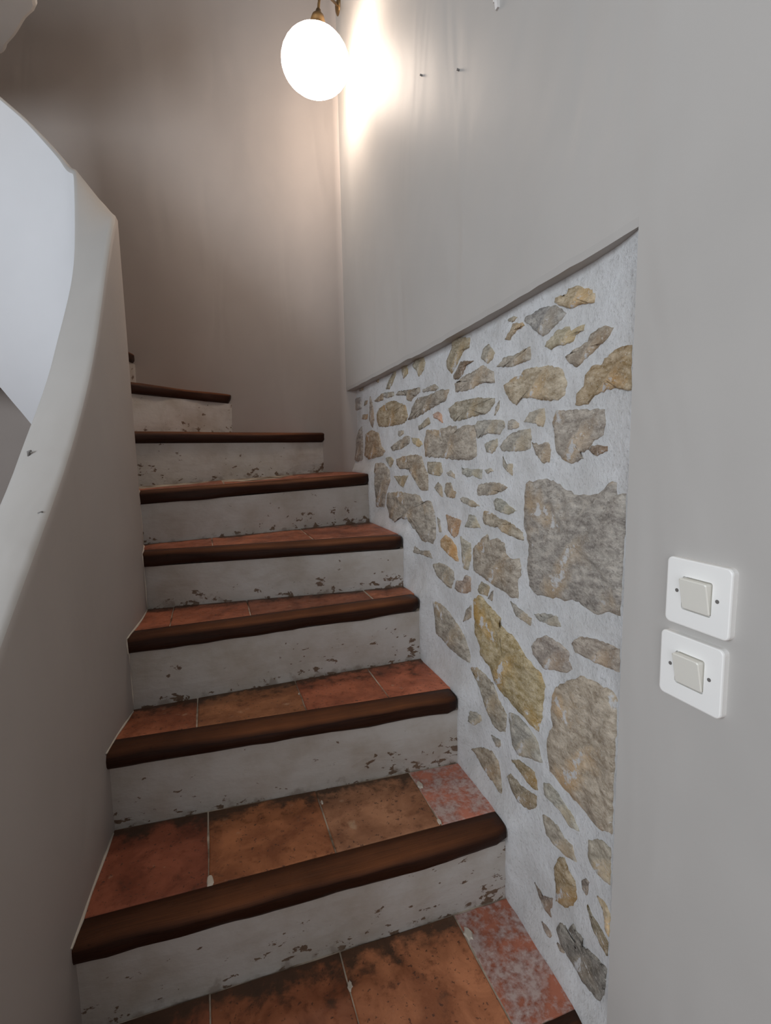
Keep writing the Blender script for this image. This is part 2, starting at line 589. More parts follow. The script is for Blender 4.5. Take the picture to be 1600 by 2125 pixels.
# ------------------------------------------------------------------ the stones of the panel
# outlines as measured on the photograph in several enlargements: (origin x, origin y, enlargement), then colour and outline
ZA, ZB, ZC, ZD = (700, 700, 5.0), (1000, 450, 4.706), (920, 650, 3.8095), (760, 940, 5.3333)
ZE, ZF, ZG, ZH, ZP = (960, 950, 4.4444), (860, 1200, 3.6364), (920, 1500, 4.2105), (1020, 1700, 5.0), (0, 0, 1.0)
STONES = [
 (ZA, (152, 128, 88), '415,800 450,730 520,680 590,655 650,680 710,710 735,830 700,890 620,910 520,930 440,930 420,870'),
 (ZA, (142, 130, 114), '740,860 790,720 840,630 960,600 1080,545 1165,540 1130,650 990,730 830,830'),
 (ZA, (140, 128, 112), '610,600 640,560 730,550 860,520 860,570 800,620 770,665 735,655 725,600'),
 (ZA, (155, 148, 138), '890,570 890,540 1010,485 1055,520 1030,550 950,560'),
 (ZA, (150, 145, 135), '480,620 490,575 590,565 590,610 520,630'),
 (ZA, (140, 122, 98), '390,660 440,610 480,580 480,650 420,670'),
 (ZA, (142, 134, 112), '510,540 540,450 610,335 610,390 570,490 540,540'),
 (ZA, (148, 138, 112), '670,260 735,290 735,380 690,430 680,370'),
 (ZA, (160, 152, 130), '785,280 830,210 890,180 915,260 900,340 850,410 830,350 790,310'),
 (ZA, (152, 138, 108), '1140,250 1200,100 1200,10 1380,0 1370,110 1310,150 1240,290 1190,380 1150,330'),
 (ZA, (112, 88, 62), '1210,400 1290,250 1420,245 1340,290 1300,390 1250,440 1215,435'),
 (ZC, (164, 152, 136), '90,560 160,500 230,470 320,410 400,460 410,550 310,550 220,605 100,625'),
 (ZA, (190, 152, 132), '1000,800 1050,770 1085,800 1100,890 1050,850 1010,840'),
 (ZA, (150, 142, 124), '850,920 890,890 950,830 970,890 900,940 855,965'),
 (ZA, (160, 148, 132), '905,1100 930,960 1060,960 1160,920 1240,920 1250,970 1330,910 1430,905 1440,1050 1450,1230 1400,1270 1230,1270 1080,1250 920,1240'),
 (ZC, (164, 160, 150), '250,890 280,850 420,840 480,850 490,900 450,960 350,950 275,990 262,930'),
 (ZC, (152, 142, 120), '45,750 110,700 260,670 410,670 410,710 350,790 240,815 170,840 90,855 60,820'),
 (ZA, (158, 150, 138), '635,1010 640,970 690,965 690,1000 650,1030'),
 (ZA, (146, 136, 122), '560,1140 620,1090 720,1020 760,1030 750,1100 660,1160 580,1180'),
 (ZA, (178, 162, 126), '770,1040 850,1050 890,1110 850,1140 790,1100'),
 (ZA, (150, 124, 92), '285,1230 300,1000 360,960 430,990 460,1130 500,1180 470,1230 330,1270'),
 (ZA, (136, 126, 119), '165,1270 180,1130 230,960 260,920 265,1270 220,1290'),
 (ZA, (146, 138, 136), '135,760 140,650 250,620 255,740 200,760'),
 (ZA, (142, 126, 108), '280,710 290,660 320,650 310,690'),
 (ZA, (160, 138, 112), '260,850 270,800 320,800 310,850'),
 (ZA, (146, 128, 112), '340,860 345,610 370,700 385,860 370,940'),
 (ZA, (142, 130, 120), '120,930 140,860 185,850 180,890 150,920'),
 (ZA, (142, 130, 126), '140,1040 150,970 190,980 190,1020 165,1055'),
 (ZA, (150, 142, 132), '230,560 240,520 275,520 270,550'),
 (ZA, (140, 126, 100), '405,400 440,400 430,470 410,465'),
 (ZA, (150, 142, 122), '510,1250 560,1240 590,1280 560,1350 520,1290'),
 (ZA, (146, 130, 108), '620,1260 700,1230 830,1215 880,1240 900,1320 945,1420 945,1590 880,1590 800,1460 750,1370 650,1360 620,1320'),
 (ZD, (148, 136, 122), '110,420 115,110 190,110 260,190 270,300 230,420 200,600 130,600'),
 (ZA, (152, 138, 110), '590,1440 740,1435 710,1500 685,1560 640,1520'),
 (ZA, (158, 148, 126), '945,1290 1080,1300 1095,1400 1060,1440 950,1410'),
 (ZA, (164, 156, 144), '1140,1410 1180,1380 1220,1420 1225,1465 1170,1440'),
 (ZA, (164, 164, 154), '1295,1350 1400,1370 1510,1370 1500,1470 1410,1430 1350,1450 1300,1410'),
 (ZB, (188, 166, 128), '720,840 730,790 840,760 860,700 940,670 1000,700 1080,710 1110,780 1100,840 990,850 900,890 840,890 780,870'),
 (ZB, (148, 146, 143), '420,1020 430,980 560,910 620,880 720,860 760,890 830,940 800,980 720,1060 660,1130 600,1170 520,1110 490,1070'),
 (ZB, (180, 160, 130), '230,1200 290,1100 310,1040 400,1030 420,1060 340,1110 310,1150 280,1205'),
 (ZB, (160, 152, 134), '260,1010 320,970 350,980 300,1030'),
 (ZB, (180, 168, 138), '620,1270 640,1220 710,1160 740,1110 860,1070 870,1110 920,1100 1010,1050 1000,1110 920,1150 900,1210 820,1250 740,1260 680,1300'),
 (ZB, (156, 142, 124), '820,1370 940,1280 1050,1220 1080,1140 1210,1060 1290,1080 1250,1160 1120,1290 1030,1380 930,1470 850,1420'),
 (ZB, (160, 150, 134), '150,1465 230,1370 330,1350 475,1265 480,1390 360,1440 290,1465'),
 (ZB, (168, 160, 144), '0,1380 20,1290 70,1240 130,1330 100,1400 60,1435'),
 (ZC, (166, 140, 98), '1050,730 1060,640 1120,580 1130,490 1180,420 1270,400 1290,350 1400,270 1496,250 1490,610 1420,600 1310,600 1200,650 1150,720'),
 (ZC, (178, 160, 130), '480,570 560,510 620,490 640,450 720,430 830,410 940,440 980,540 960,650 910,690 780,690 690,670 610,680 580,730 530,690 500,640'),
 (ZC, (176, 168, 152), '640,860 690,780 800,750 810,830 790,900 720,870'),
 (ZC, (164, 154, 142), '870,860 900,770 1000,762 1280,760 1285,880 1270,960 1200,1000 1150,1080 1080,1105 1110,1150 1010,1190 950,1160 905,1100 890,980'),
 (ZC, (124, 98, 74), '1160,1080 1180,1045 1300,1050 1300,1090 1220,1130'),
 (ZC, (154, 142, 127), '705,1020 760,1040 830,1020 855,1080 840,1180 800,1190 740,1120'),
 (ZC, (162, 157, 145), '490,1000 560,940 690,910 700,1000 690,1070 620,1090 470,1090 450,1055'),
 (ZC, (164, 160, 148), '335,1030 432,990 435,1050 390,1110 350,1100'),
 (ZC, (168, 162, 152), '515,920 520,850 560,840 600,870 600,900 540,920'),
 (ZC, (164, 156, 142), '410,810 420,740 450,690 440,760'),
 (ZC, (166, 160, 146), '475,1130 500,1190 550,1190 550,1285 500,1240 475,1200'),
 (ZC, (170, 164, 150), '330,1240 380,1225 400,1250 350,1270'),
 (ZD, (148, 138, 124), '230,560 240,440 370,430 480,450 590,470 620,530 720,540 760,650 770,760 770,950 740,1010 640,980 610,900 550,850 500,780 470,730 360,720 320,770 260,710'),
 (ZD, (152, 142, 126), '760,380 800,320 840,370 850,490 800,440'),
 (ZD, (152, 138, 118), '870,430 890,330 940,330 960,400 1000,440 980,500 900,490'),
 (ZD, (154, 144, 130), '1230,420 1250,350 1320,330 1480,330 1570,380 1540,410 1420,460 1240,470'),
 (ZD, (158, 152, 138), '1045,500 1080,490 1170,520 1260,590 1180,600 1060,540'),
 (ZE, (158, 158, 146), '295,400 320,370 390,400 460,460 500,490 430,525 310,480'),
 (ZD, (168, 136, 104), '890,680 960,710 1055,750 1020,900 980,940 920,860'),
 (ZD, (182, 142, 86), '830,960 880,905 950,960 1000,1040 1025,1200 990,1190 900,1110 830,1030'),
 (ZD, (164, 161, 147), '1100,820 1150,680 1200,690 1270,830'),
 (ZE, (158, 145, 123), '190,560 200,490 260,500 340,560 390,570 480,620 560,690 565,765 480,730 380,690 340,640 260,635 200,600'),
 (ZD, (164, 157, 139), '1050,920 1080,950 1160,1000 1165,1150 1130,1300 1090,1280 1070,1150 1060,1000'),
 (ZD, (156, 148, 133), '745,1230 800,1215 900,1250 970,1310 980,1400 940,1500 880,1450 790,1360'),
 (ZD, (150, 142, 130), '525,1100 540,1030 600,1080 700,1080 740,1170 700,1150 640,1130 560,1110'),
 (ZD, (148, 128, 113), '990,1500 1010,1410 1080,1420 1110,1350 1160,1380 1160,1530 1110,1555 1030,1540'),
 (ZD, (148, 136, 110), '1240,1510 1280,1420 1370,1480 1350,1590 1260,1560'),
 (ZD, (132, 122, 108), '1350,1610 1410,1520 1395,1640'),
 (ZD, (156, 150, 138), '790,710 820,740 835,880 810,870'),
 (ZE, (148, 135, 118), '105,830 170,760 230,700 250,760 320,740 390,790 400,880 450,930 530,930 545,1080 510,1130 515,1300 460,1295 400,1240 300,1180 110,1040'),
 (ZE, (153, 146, 138), '590,230 700,200 780,190 900,240 960,300 1080,345 1180,345 1300,300 1380,215 1425,230 1430,340 1514,330 1506,560 1490,900 1468,1320 1460,1460 1350,1420 1250,1450 1160,1400 1090,1330 900,1300 690,1270 620,1190 600,1020 620,800 570,600 580,400'),
 (ZE, (158, 152, 140), '445,1320 540,1400 640,1480 630,1550 500,1460'),
 (ZE, (160, 158, 150), '660,1440 760,1430 880,1470 910,1560 820,1550 720,1510'),
 (ZF, (164, 142, 88), '450,150 500,130 560,200 655,300 650,350 750,440 840,590 960,720 990,820 970,1050 940,1160 880,1100 800,1020 680,880 620,800 580,670 505,580 500,500 460,400'),
 (ZF, (150, 138, 128), '890,510 930,450 1000,430 1100,490 1170,560 1165,620 1195,690 1150,715 980,680 940,620 900,570'),
 (ZF, (164, 151, 137), '1190,490 1250,440 1380,460 1480,500 1553,530 1551,710 1450,670 1300,600 1220,560'),
 (ZP, (172, 156, 134), '1154,1425 1176,1412 1212,1403 1245,1420 1272,1434 1283,1453 1280,1500 1276,1600 1273,1660 1271,1732 1250,1725 1232,1705 1222,1690 1190,1655 1160,1620 1143,1600 1139,1570 1138,1530 1150,1505 1145,1470 1148,1445'),
 (ZF, (148, 138, 120), '430,670 470,670 530,720 600,800 640,920 700,1030 690,1160 650,1160 600,1110 540,970 500,830'),
 (ZG, (154, 151, 141), '580,-90 660,-60 750,40 830,170 860,310 870,350 760,310 660,280 610,190'),
 (ZF, (150, 141, 126), '140,170 200,190 260,250 330,350 380,440 425,590 420,640 340,590 250,500 170,420 160,300'),
 (ZF, (140, 128, 112), '370,330 400,230 430,200 430,300'),
 (ZF, (160, 155, 142), '400,1080 420,1000 500,1030 510,1080 450,1110'),
 (ZF, (146, 140, 130), '585,1180 650,1220 650,1270 625,1270'),
 (ZG, (152, 136, 113), '240,230 330,210 430,250 480,330 500,430 510,520 510,620 480,590 460,520 420,500 390,440 340,370'),
 (ZG, (140, 118, 74), '600,320 660,320 740,380 800,430 830,590 780,560 700,460 660,400'),
 (ZG, (135, 121, 96), '565,460 590,440 680,550 760,600 820,640 810,740 760,760 660,690 610,590'),
 (ZG, (164, 154, 137), '870,800 930,830 1010,910 1060,1010 1130,1070 1170,1220 1060,1150 960,1050 900,960'),
 (ZG, (174, 164, 144), '1270,1020 1380,1020 1466,1090 1462,1420 1400,1370 1320,1280 1270,1170'),
 (ZG, (146, 142, 134), '430,110 500,160 490,215 450,160'),
 (ZG, (166, 162, 148), '880,520 930,530 1010,620 1070,720 1140,820 1190,950 1110,900 1040,780 960,690 890,620'),
 (ZH, (150, 124, 78), '660,500 700,400 760,400 800,530 870,640 890,830 850,900 780,920 680,850'),
 (ZH, (122, 108, 96), '940,640 980,610 1020,660 990,790 950,720'),
 (ZH, (122, 102, 87), '450,650 540,800 640,820 630,920 610,950 625,1020 570,950 510,820'),
 (ZH, (106, 101, 94), '680,1130 710,1070 770,1100 800,1190 880,1330 880,1250 810,1130 850,1080 880,1150 960,1240 940,1310 1120,1460 1202,1550 1178,1800 1130,1890 1090,1850 1060,1800 950,1680 820,1450 720,1280'),
 (ZH, (130, 117, 90), '1000,880 1050,1000 1150,1150 1216,1280 1210,1420 1140,1300 1050,1100'),
 (ZH, (206, 184, 146), '1100,790 1150,830 1200,900 1236,980 1226,1220 1190,1150 1170,950'),
 (ZH, (138, 120, 108), '520,1060 570,1120 620,1210 590,1240 540,1160'),
 (ZH, (144, 128, 113), '680,1280 720,1310 760,1390 710,1370'),
]


def on_mortar(px, py):
    r = pxray(px, py)
    x = WX + .03
    for _ in range(4):
        t = x / r.x
        y, z = r.y * t, CZ + r.z * t
        x = mortar_x(y, z)
    return y, z


def build_stone(zm, colr, txt, idx):
    rnd = random.Random(idx * 13 + 5)
    pts = []
    for tok in txt.split():
        a, b = tok.split(',')
        pts.append(on_mortar(zm[0] + float(a) / zm[2], zm[1] + float(b) / zm[2]))
    per = sum(math.dist(p, q) for p, q in zip(pts, pts[1:] + pts[:1]))
    step = max(.006, per / 90)
    ring = []
    for p, q in zip(pts, pts[1:] + pts[:1]):
        n = max(1, int(round(math.dist(p, q) / step)))
        for k in range(n):
            t = k / n
            y, z = p[0] + (q[0] - p[0]) * t, p[1] + (q[1] - p[1]) * t
            if k:
                y += rnd.uniform(-1, 1) * step * .28
                z += rnd.uniform(-1, 1) * step * .28
            y = max(y, PY0 + .002)
            ring.append((y, z))
    N = len(ring)
    cyy = sum(p[0] for p in ring) / N
    czz = sum(p[1] for p in ring) / N
    size = math.sqrt(max(1e-6, abs(sum(p[0] * q[1] - q[0] * p[1] for p, q in zip(ring, ring[1:] + ring[:1]))) / 2))
    proud = rnd.uniform(.0018, .0040) + min(.003, size * .02)
    amp = min(.0075, .0015 + size * .035)
    mx = mortar_x(cyy, czz)
    verts, faces = [], []
    levels = [(1.0, .010), (1.0, .0), (.965, -.85 * proud), (.72, -proud), (.45, -proud * 1.1), (.2, -proud * 1.1)]
    for s, dx in levels:
        for (y, z) in ring:
            yy, zz = cyy + (y - cyy) * s, czz + (z - czz) * s
            rel = 0.0
            if s < .95:
                rel = amp * (noise.noise(Vector((yy * 24, zz * 38 + yy * 12, idx))) + .5 * noise.noise(Vector((yy * 70, zz * 70, idx * 2.3))))
                rel = min(rel, .7 * proud)
            verts.append((mortar_x(yy, zz) + dx + rel, yy, zz))
    for L in range(len(levels) - 1):
        for j in range(N):
            a, b = L * N + j, L * N + (j + 1) % N
            faces.append((a, b, b + N, a + N))
    verts.append((mx - proud * 1.1, cyy, czz))
    b = (len(levels) - 1) * N
    for j in range(N):
        faces.append((b + j, b + (j + 1) % N, len(verts) - 1))
    org = Vector((mx, cyy, czz))
    o = fix(add('stone', [Vector(v) - org for v in verts], faces, M['stone'], wall_right, smooth=True))
    o.location = org
    c = lin(colr)
    o.color = (*[min(.85, v * 1.38) for v in c], 1)
    return o


for idx, (zm, colr, txt) in enumerate(STONES):
    build_stone(zm, colr, txt, idx)

# two rusty nail stubs left in the plaster above the panel
for (px, py) in ((876, 157), (953, 146)):
    r = pxray(px, py)
    t = WX / r.x
    p = Vector((WX, r.y * t, CZ + r.z * t))
    tube('nail', [p + Vector((.004, 0, 0)), p + Vector((-.006, 0, .001))], .0022, M['screw'], wall_right, 6)

# ------------------------------------------------------------------ rounded stairwell wall at the back
bw = [(.65, PY1 - .012), (WX, PY1 - .002), (.543, 2.085), (.515, 2.13), (.47, 2.18)] + crom([(.47, 2.18), (.12, 2.385), (-.27, 2.525), (-.65, 2.61), (-1.1, 2.63), (-1.7, 2.55), (-2.4, 2.30)], 8)[1:]
verts, faces = [], []
zs = [FLOOR_Z, .4, .8, 1.2, 1.6, 2.0, 2.4, 2.75, CEIL_Z]
for (x, y) in bw:
    for z in zs:
        verts.append((x, y, z))
nz = len(zs)
for i in range(len(bw) - 1):
    for j in range(nz - 1):
        faces.append((i * nz + j, i * nz + j + 1, (i + 1) * nz + j + 1, (i + 1) * nz + j))
b = len(verts)
for (x, y) in bw:
    verts.extend([(x, y + .12, FLOOR_Z), (x, y + .12, CEIL_Z)])
for i in range(len(bw) - 1):
    faces.append((b + 2 * i, b + 2 * i + 2, b + 2 * i + 3, b + 2 * i + 1))
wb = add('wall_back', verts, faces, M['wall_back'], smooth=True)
tag(wb, 'curved taupe stairwell wall behind the winding steps', 'wall', kind='structure')

# ------------------------------------------------------------------ helical balustrade wall on the inside of the turn
OUT = crom([(-.31, .0), (-.29, .4), (-.275, .65), (-.257, .86), (-.236, 1.12), (-.205, 1.31), (-.187, 1.48), (-.191, 1.6),
            (-.215, 1.75), (-.28, 1.90), (-.40, 2.0), (-.58, 2.04), (-.8, 2.03)], 30)
ZO = [(0, .12), (30, .42), (60, .645), (80, .753), (88, .792), (103, .888), (116, .98), (133, 1.114), (146, 1.24), (157, 1.35),
      (166, 1.445), (183, 1.555), (210, 1.62), (244, 1.70), (270, 1.80), (289, 1.90), (309, 1.99), (330, 2.09), (360, 2.26)]
ZI = [(0, .10), (30, .40), (60, .62), (80, .725), (95, .81), (110, .90), (117, .964), (127, 1.045), (142, 1.158), (158, 1.285), (171, 1.38),
      (181, 1.45), (195, 1.535), (209, 1.605), (228, 1.755), (260, 1.83), (294, 1.956), (319, 2.06), (340, 2.16), (360, 2.27)]
ZB_ = [(0, FLOOR_Z), (250, FLOOR_Z), (251, .45), (320, 1.085), (334, 1.206), (360, 1.42)]


def smooth_tab(tab, s, w=7):
    return sum(interp(s + d, tab) for d in (-w, -w / 2, 0, w / 2, w)) / 5


verts, faces, fm = [], [], []
ids = list(range(0, 361, 4))
W_ = .10
K = 9
for s in ids:
    a, b = OUT[max(0, s - 2)], OUT[min(360, s + 2)]
    t = Vector((b[0] - a[0], b[1] - a[1])).normalized()
    nrm = Vector((-t.y, t.x))
    o = Vector(OUT[s])
    zo, zi = smooth_tab(ZO, s), smooth_tab(ZI, s)
    zb = interp(s, ZB_)
    bumpz = .003 * noise.noise(Vector((s * .05, 2.2, 0)))
    r = .016
    prof_ = [(0, zb), (0, (zb + zo) / 2), (0, zo - r), (r * .3, zo - r * .3), (r, zo + bumpz),
             (W_ - r * .6, zi + bumpz * .5), (W_ - .002, zi - r * .25), (W_, zi - r * .8), (W_, zb)]
    for d, z in prof_:
        p = o + nrm * d
        verts.append((p.x, p.y, z))
for i in range(len(ids) - 1):
    for j in range(K - 1):
        faces.append((i * K + j, (i + 1) * K + j, (i + 1) * K + j + 1, i * K + j + 1))
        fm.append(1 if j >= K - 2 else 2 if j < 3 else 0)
    faces.append((i * K + K - 1, (i + 1) * K + K - 1, (i + 1) * K, i * K))
    fm.append(0)
faces.append(tuple(range(K))[::-1])
fm.append(0)
faces.append(tuple((len(ids) - 1) * K + j for j in range(K)))
fm.append(0)
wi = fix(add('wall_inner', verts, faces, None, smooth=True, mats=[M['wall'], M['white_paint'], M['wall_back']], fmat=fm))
for p in wi.data.polygons[-2:]:
    p.use_smooth = False
tag(wi, 'low curved balustrade wall with sloping top winding up on the left of the steps', 'wall', kind='structure')
# two broken-off fixings in its sloping top
for (px, py) in ((50, 940), (87, 1065)):
    best = None
    r = pxray(px, py)
    for s in range(60, 200):
        o = Vector(OUT[s])
        zc = interp(s, ZO) * .6 + interp(s, ZI) * .4
        t = Vector((OUT[s + 1][0] - OUT[s - 1][0], OUT[s + 1][1] - OUT[s - 1][1])).normalized()
        for d in (.02, .03, .04, .05, .06, .07, .08):
            q = o + Vector((-t.y, t.x)) * d
            zz = interp(s, ZO) + (interp(s, ZI) - interp(s, ZO)) * d / W_
            v = Vector((q.x, q.y, zz - CZ))
            e = (v.normalized() - r.normalized()).length
            if best is None or e < best[0]:
                best = (e, Vector((q.x, q.y, zz)))
    p = best[1]
    tube('wall_plug', [p + Vector((0, 0, -.008)), p + Vector((.001, -.003, .003)), p + Vector((.006, -.004, .005))], [.003, .003, .0018], M['screw'], wi, 7)

# landing slab of the floor above, its rounded edge comes into view top left
edge = []
for (px, py) in ((77, 0), (56, 41), (36, 75), (17, 96), (0, 118)):
    r = pxray(px, py)
    t = (2.34 - CZ) / r.z
    edge.append((r.x * t, r.y * t))
d0 = (edge[0][0] - edge[1][0], edge[0][1] - edge[1][1])
ed = [(-1.2, 1.62), (-.75, 1.63), (-.48, 1.70)] + edge + [(-.80, 2.36), (-1.2, 2.58)]
ed = crom(ed, 4)
ed = ed[:1] + [tuple((a + 2 * b + c) / 4 for a, b, c in zip(p, q, w)) for p, q, w in zip(ed, ed[1:], ed[2:])] + ed[-1:]
poly = ed + [(-2.39, 2.5), (-2.39, 1.62)]
verts = [(x, y, 2.34) for x, y in poly] + [(x, y, 2.60) for x, y in poly]
n = len(poly)
faces = [tuple(range(n))[::-1], tuple(n + i for i in range(n))] + [(i, (i + 1) % n, n + (i + 1) % n, n + i) for i in range(n)]
ls = fix(add('ceiling_landing', verts, faces, M['ceiling']))
md = ls.modifiers.new('bevel', 'BEVEL')
md.width, md.segments = .012, 2
tag(ls, 'pale rounded underside of the upper landing at the top left', 'ceiling', kind='structure')

# ------------------------------------------------------------------ the staircase
stairs = empty('staircase', (0, .56, FLOOR_Z))
tag(stairs, 'old winding staircase of terracotta tiles with dark wooden nosings and chipped white risers', 'staircase')
SO = Vector((0, .56, FLOOR_Z))


def lerp(a, b, t):
    return tuple(p + (q - p) * t for p, q in zip(a, b))


def normal(L, R):
    d = Vector((R[0] - L[0], R[1] - L[1])).normalized()
    return Vector((-d.y, d.x))


TILE_COL = {  # colours from the photograph, left to right
    0: [(150, 84, 50), (160, 92, 52), (190, 118, 72), (168, 98, 72)],
    1: [(150, 78, 48), (172, 104, 56), (176, 122, 84), (186, 112, 88)],
    2: [(170, 96, 56), (168, 108, 62), (176, 96, 58), (190, 104, 66)],
    3: [(168, 92, 56), (170, 94, 56), (150, 86, 54), (176, 104, 66)],
}
JOINTS = {-1: [-.05, .19, .43], 0: [-.052, .19, .436], 1: [-.044, .199, .432], 2: [-.058, .192, .40], 3: [-.115, .087, .44],
          4: [.0, .30], 5: [.05, .33]}
NS = 16
for i in range(-1, 11):
    zL, zR, L, R = ST[i]
    L2, R2 = ST[i + 1][2], ST[i + 1][3]
    n, n2 = normal(L, R), normal(L2, R2)
    if i == -1:
        pzL = pzR = FLOOR_Z
    else:
        pzL, pzR = ST[i - 1][0], ST[i - 1][1]
    if i >= 8:
        pzL = pzR = pzL - .14       # free-standing upper flight: slab under the winders
    rext = .045 if i <= 5 else .02
    lext = -.02
    ln = math.dist(L, R)
    rnd = random.Random(50 + i)
    ph = rnd.uniform(0, 50)
    # ---- painted body: riser face, notch for the nosing, bed for the tiles
    verts, faces, fm, uvs = [], [], [], []
    rows = NS + 1
    RZ = 6
    for a in range(rows):
        u = a / NS
        ue = lext / ln + u * (1 + (rext - lext) / ln)
        x, y = lerp(L, R, ue)
        x2, y2 = lerp(L2, R2, ue)
        z = zL + (zR - zL) * u
        pz = pzL + (pzR - pzL) * u - .010
        for q in range(RZ + 1):
            v = q / RZ
            wob = .004 * noise.noise(Vector((u * 5 + ph, v * 1.5, 0))) + .0015 * noise.noise(Vector((u * 14 + ph, v * 4, 3)))
            d = .014 + wob
            verts.append((x + n.x * d, y + n.y * d, pz + (z - .041 - pz) * v))
            uvs.append((u, v))
        for d, zz in ((.058, z - .041), (.058, z - .0020)):
            verts.append((x + n.x * d, y + n.y * d, zz))
            uvs.append((u, 1))
        verts.append((x2 + n2.x * .05, y2 + n2.y * .05, z - .0020))
        uvs.append((u, 1))
        verts.append((x2 + n2.x * .05, y2 + n2.y * .05, pz))
        uvs.append((u, 1))
    Kc = RZ + 5
    for a in range(NS):
        for q in range(Kc):
            q2 = (q + 1) % Kc
            faces.append((a * Kc + q, (a + 1) * Kc + q, (a + 1) * Kc + q2, a * Kc + q2))
            fm.append(1 if q in (RZ + 1, RZ + 2) else 0)
    faces.append(tuple(range(Kc)))
    faces.append(tuple(NS * Kc + q for q in range(Kc))[::-1])
    fm += [0, 0]
    verts = [Vector(v) - SO for v in verts]
    body = fix(add('step', verts, faces, None, stairs, smooth=False, uvs=uvs, mats=[M['riser'], M['grout']], fmat=fm))
    # ---- wooden nosing
    prof_ = [(.056, -.0002), (.036, .0008), (.015, .0008), (.007, -.0015), (.002, -.0065), (.0, -.014), (.0, -.026), (.002, -.034), (.008, -.0395), (.020, -.0405), (.056, -.0405)]
    PN = len(prof_)
    verts, faces, uvs = [], [], []
    NN = 36
    for a in range(NN + 1):
        u = a / NN
        ue = u * (1 + .015 / ln) - .015 / ln
        x, y = lerp(L, R, ue)
        z = zL + (zR - zL) * u
        endk = 1.0
        if u > .965:
            endk = max(.35, 1 - ((u - .965) / .035) ** 3 * .35)
        for c, (d, dz) in enumerate(prof_):
            front = max(0, 1 - d / .03)
            w = .0065 * noise.noise(Vector((u * 4.3 + ph, dz * 30, 1.0))) + .0028 * noise.noise(Vector((u * 15 + ph, dz * 60, 5.0)))
            dd = d + w * front + (.013 * (1 - endk)) * front
            sag = -.0035 * math.exp(-((u - .62) / .22) ** 2) * (1 if c in (2, 3, 4) else .25 if c > 4 else 0)
            dzz = dz * (1 if endk == 1 else (.55 + .45 * endk)) + (w * .6 if c > 4 else w * .15) + sag
            if c in (9, 10, 0):
                dzz = dz
            verts.append(Vector((x + n.x * dd, y + n.y * dd, z + dzz)) - SO)
            uvs.append((u * ln, c / (PN - 1)))
    for a in range(NN):
        for c in range(PN):
            c2 = (c + 1) % PN
            faces.append((a * PN + c, a * PN + c2, (a + 1) * PN + c2, (a + 1) * PN + c))
    faces.append(tuple(range(PN)))
    faces.append(tuple(NN * PN + c for c in range(PN))[::-1])
    nos = fix(add('wooden_nosing', verts, faces, M['wood'], body, smooth=True, uvs=uvs))
    for p in nos.data.polygons[-2:]:
        p.use_smooth = False
    # ---- tiles between the nosing and the next riser
    A0, A1 = Vector(L) + n * .0575, Vector(R) + n * .0575
    B0, B1 = Vector(L2) + n2 * .012, Vector(R2) + n2 * .012

    def at_x(P, Q, xx):
        t = (xx - P.x) / (Q.x - P.x)
        return P + (Q - P) * t, t
    if i <= 5:
        xs = [min(L[0], L2[0]) - .004] + JOINTS[i] + [.575]
        quads = []
        for xa, xb in zip(xs, xs[1:]):
            ga =   .0015 if xa != xs[0] else 0
            gb = .0015 if xb != xs[-1] else 0
            sk = rnd.uniform(-.004, .004)
            quads.append([at_x(A0, A1, xa + ga)[0], at_x(A0, A1, xb - gb)[0], at_x(B0, B1, xb - gb)[0], at_x(B0, B1, xa + ga)[0]])
    else:
        us = [0, .34, .68, 1.0]
        quads = []
        for ua, ub in zip(us, us[1:]):
            g = .002
            quads.append([A0.lerp(A1, ua + g), A0.lerp(A1, ub - g), B0.lerp(B1, ub - g), B0.lerp(B1, ua + g)])
    for kq, qd in enumerate(quads):
        ctr = sum(qd, Vector((0, 0))) / 4
        uu = (ctr.x - L[0]) / (R[0] - L[0]) if abs(R[0] - L[0]) > .2 else .5
        uu = max(0, min(1, uu))
        zt = zL + (zR - zL) * uu + rnd.uniform(-.0008, .0008)
        sl = (zR - zL) / (R[0] - L[0]) if i == 5 else 0
        # worn edges: outline ring, bevel ring, slightly dished middle
        outer = []
        for p, q in zip(qd, qd[1:] + qd[:1]):
            for w_ in range(5):
                pt = p.lerp(q, w_ / 5)
                if w_:
                    pt = pt + Vector((rnd.uniform(-1, 1), rnd.uniform(-1, 1))) * .0009
                outer.append(pt)
        No = len(outer)
        vv, ff, tuv = [], [], []
        for s, dz in ((1.0, -.012), (1.0, -.0016), (.975, 0.0), (.5, -.0008)):
            for pt in outer:
                w = pt - ctr
                if s == .975:
                    w = w - w.normalized() * .0025
                else:
                    w = w * s
                pp = ctr + w
                da = (pp - A0).dot(n)
                db = (B0 - pp).dot(n2)
                tuv.append((pp.x, da / max(1e-4, da + db)))
                vv.append(Vector((pp.x, pp.y, zt + sl * (pp.x - ctr.x) + dz)) - SO)
        for lv in range(3):
            for j in range(No):
                a_, b_ = lv * No + j, lv * No + (j + 1) % No
                ff.append((a_, b_, b_ + No, a_ + No))
        ff.append(tuple(3 * No + j for j in range(No)))
        ff.append(tuple(range(No))[::-1])
        lime = (i == 0 and kq == 3) or (i == 1 and kq == 3)
        t_ = fix(add('tile', vv, ff, M['tile_lime'] if lime else M['tile'], body, uvs=tuv))
        cc = TILE_COL.get(i, [(168, 94, 58), (172, 98, 60), (164, 92, 58), (170, 96, 60)])
        c = lin(cc[kq % len(cc)])
        gy_ = sum(c) / 3
        t_.color = (*[min(.8, (v * .88 + gy_ * .12) * 1.25) for v in c], 1)
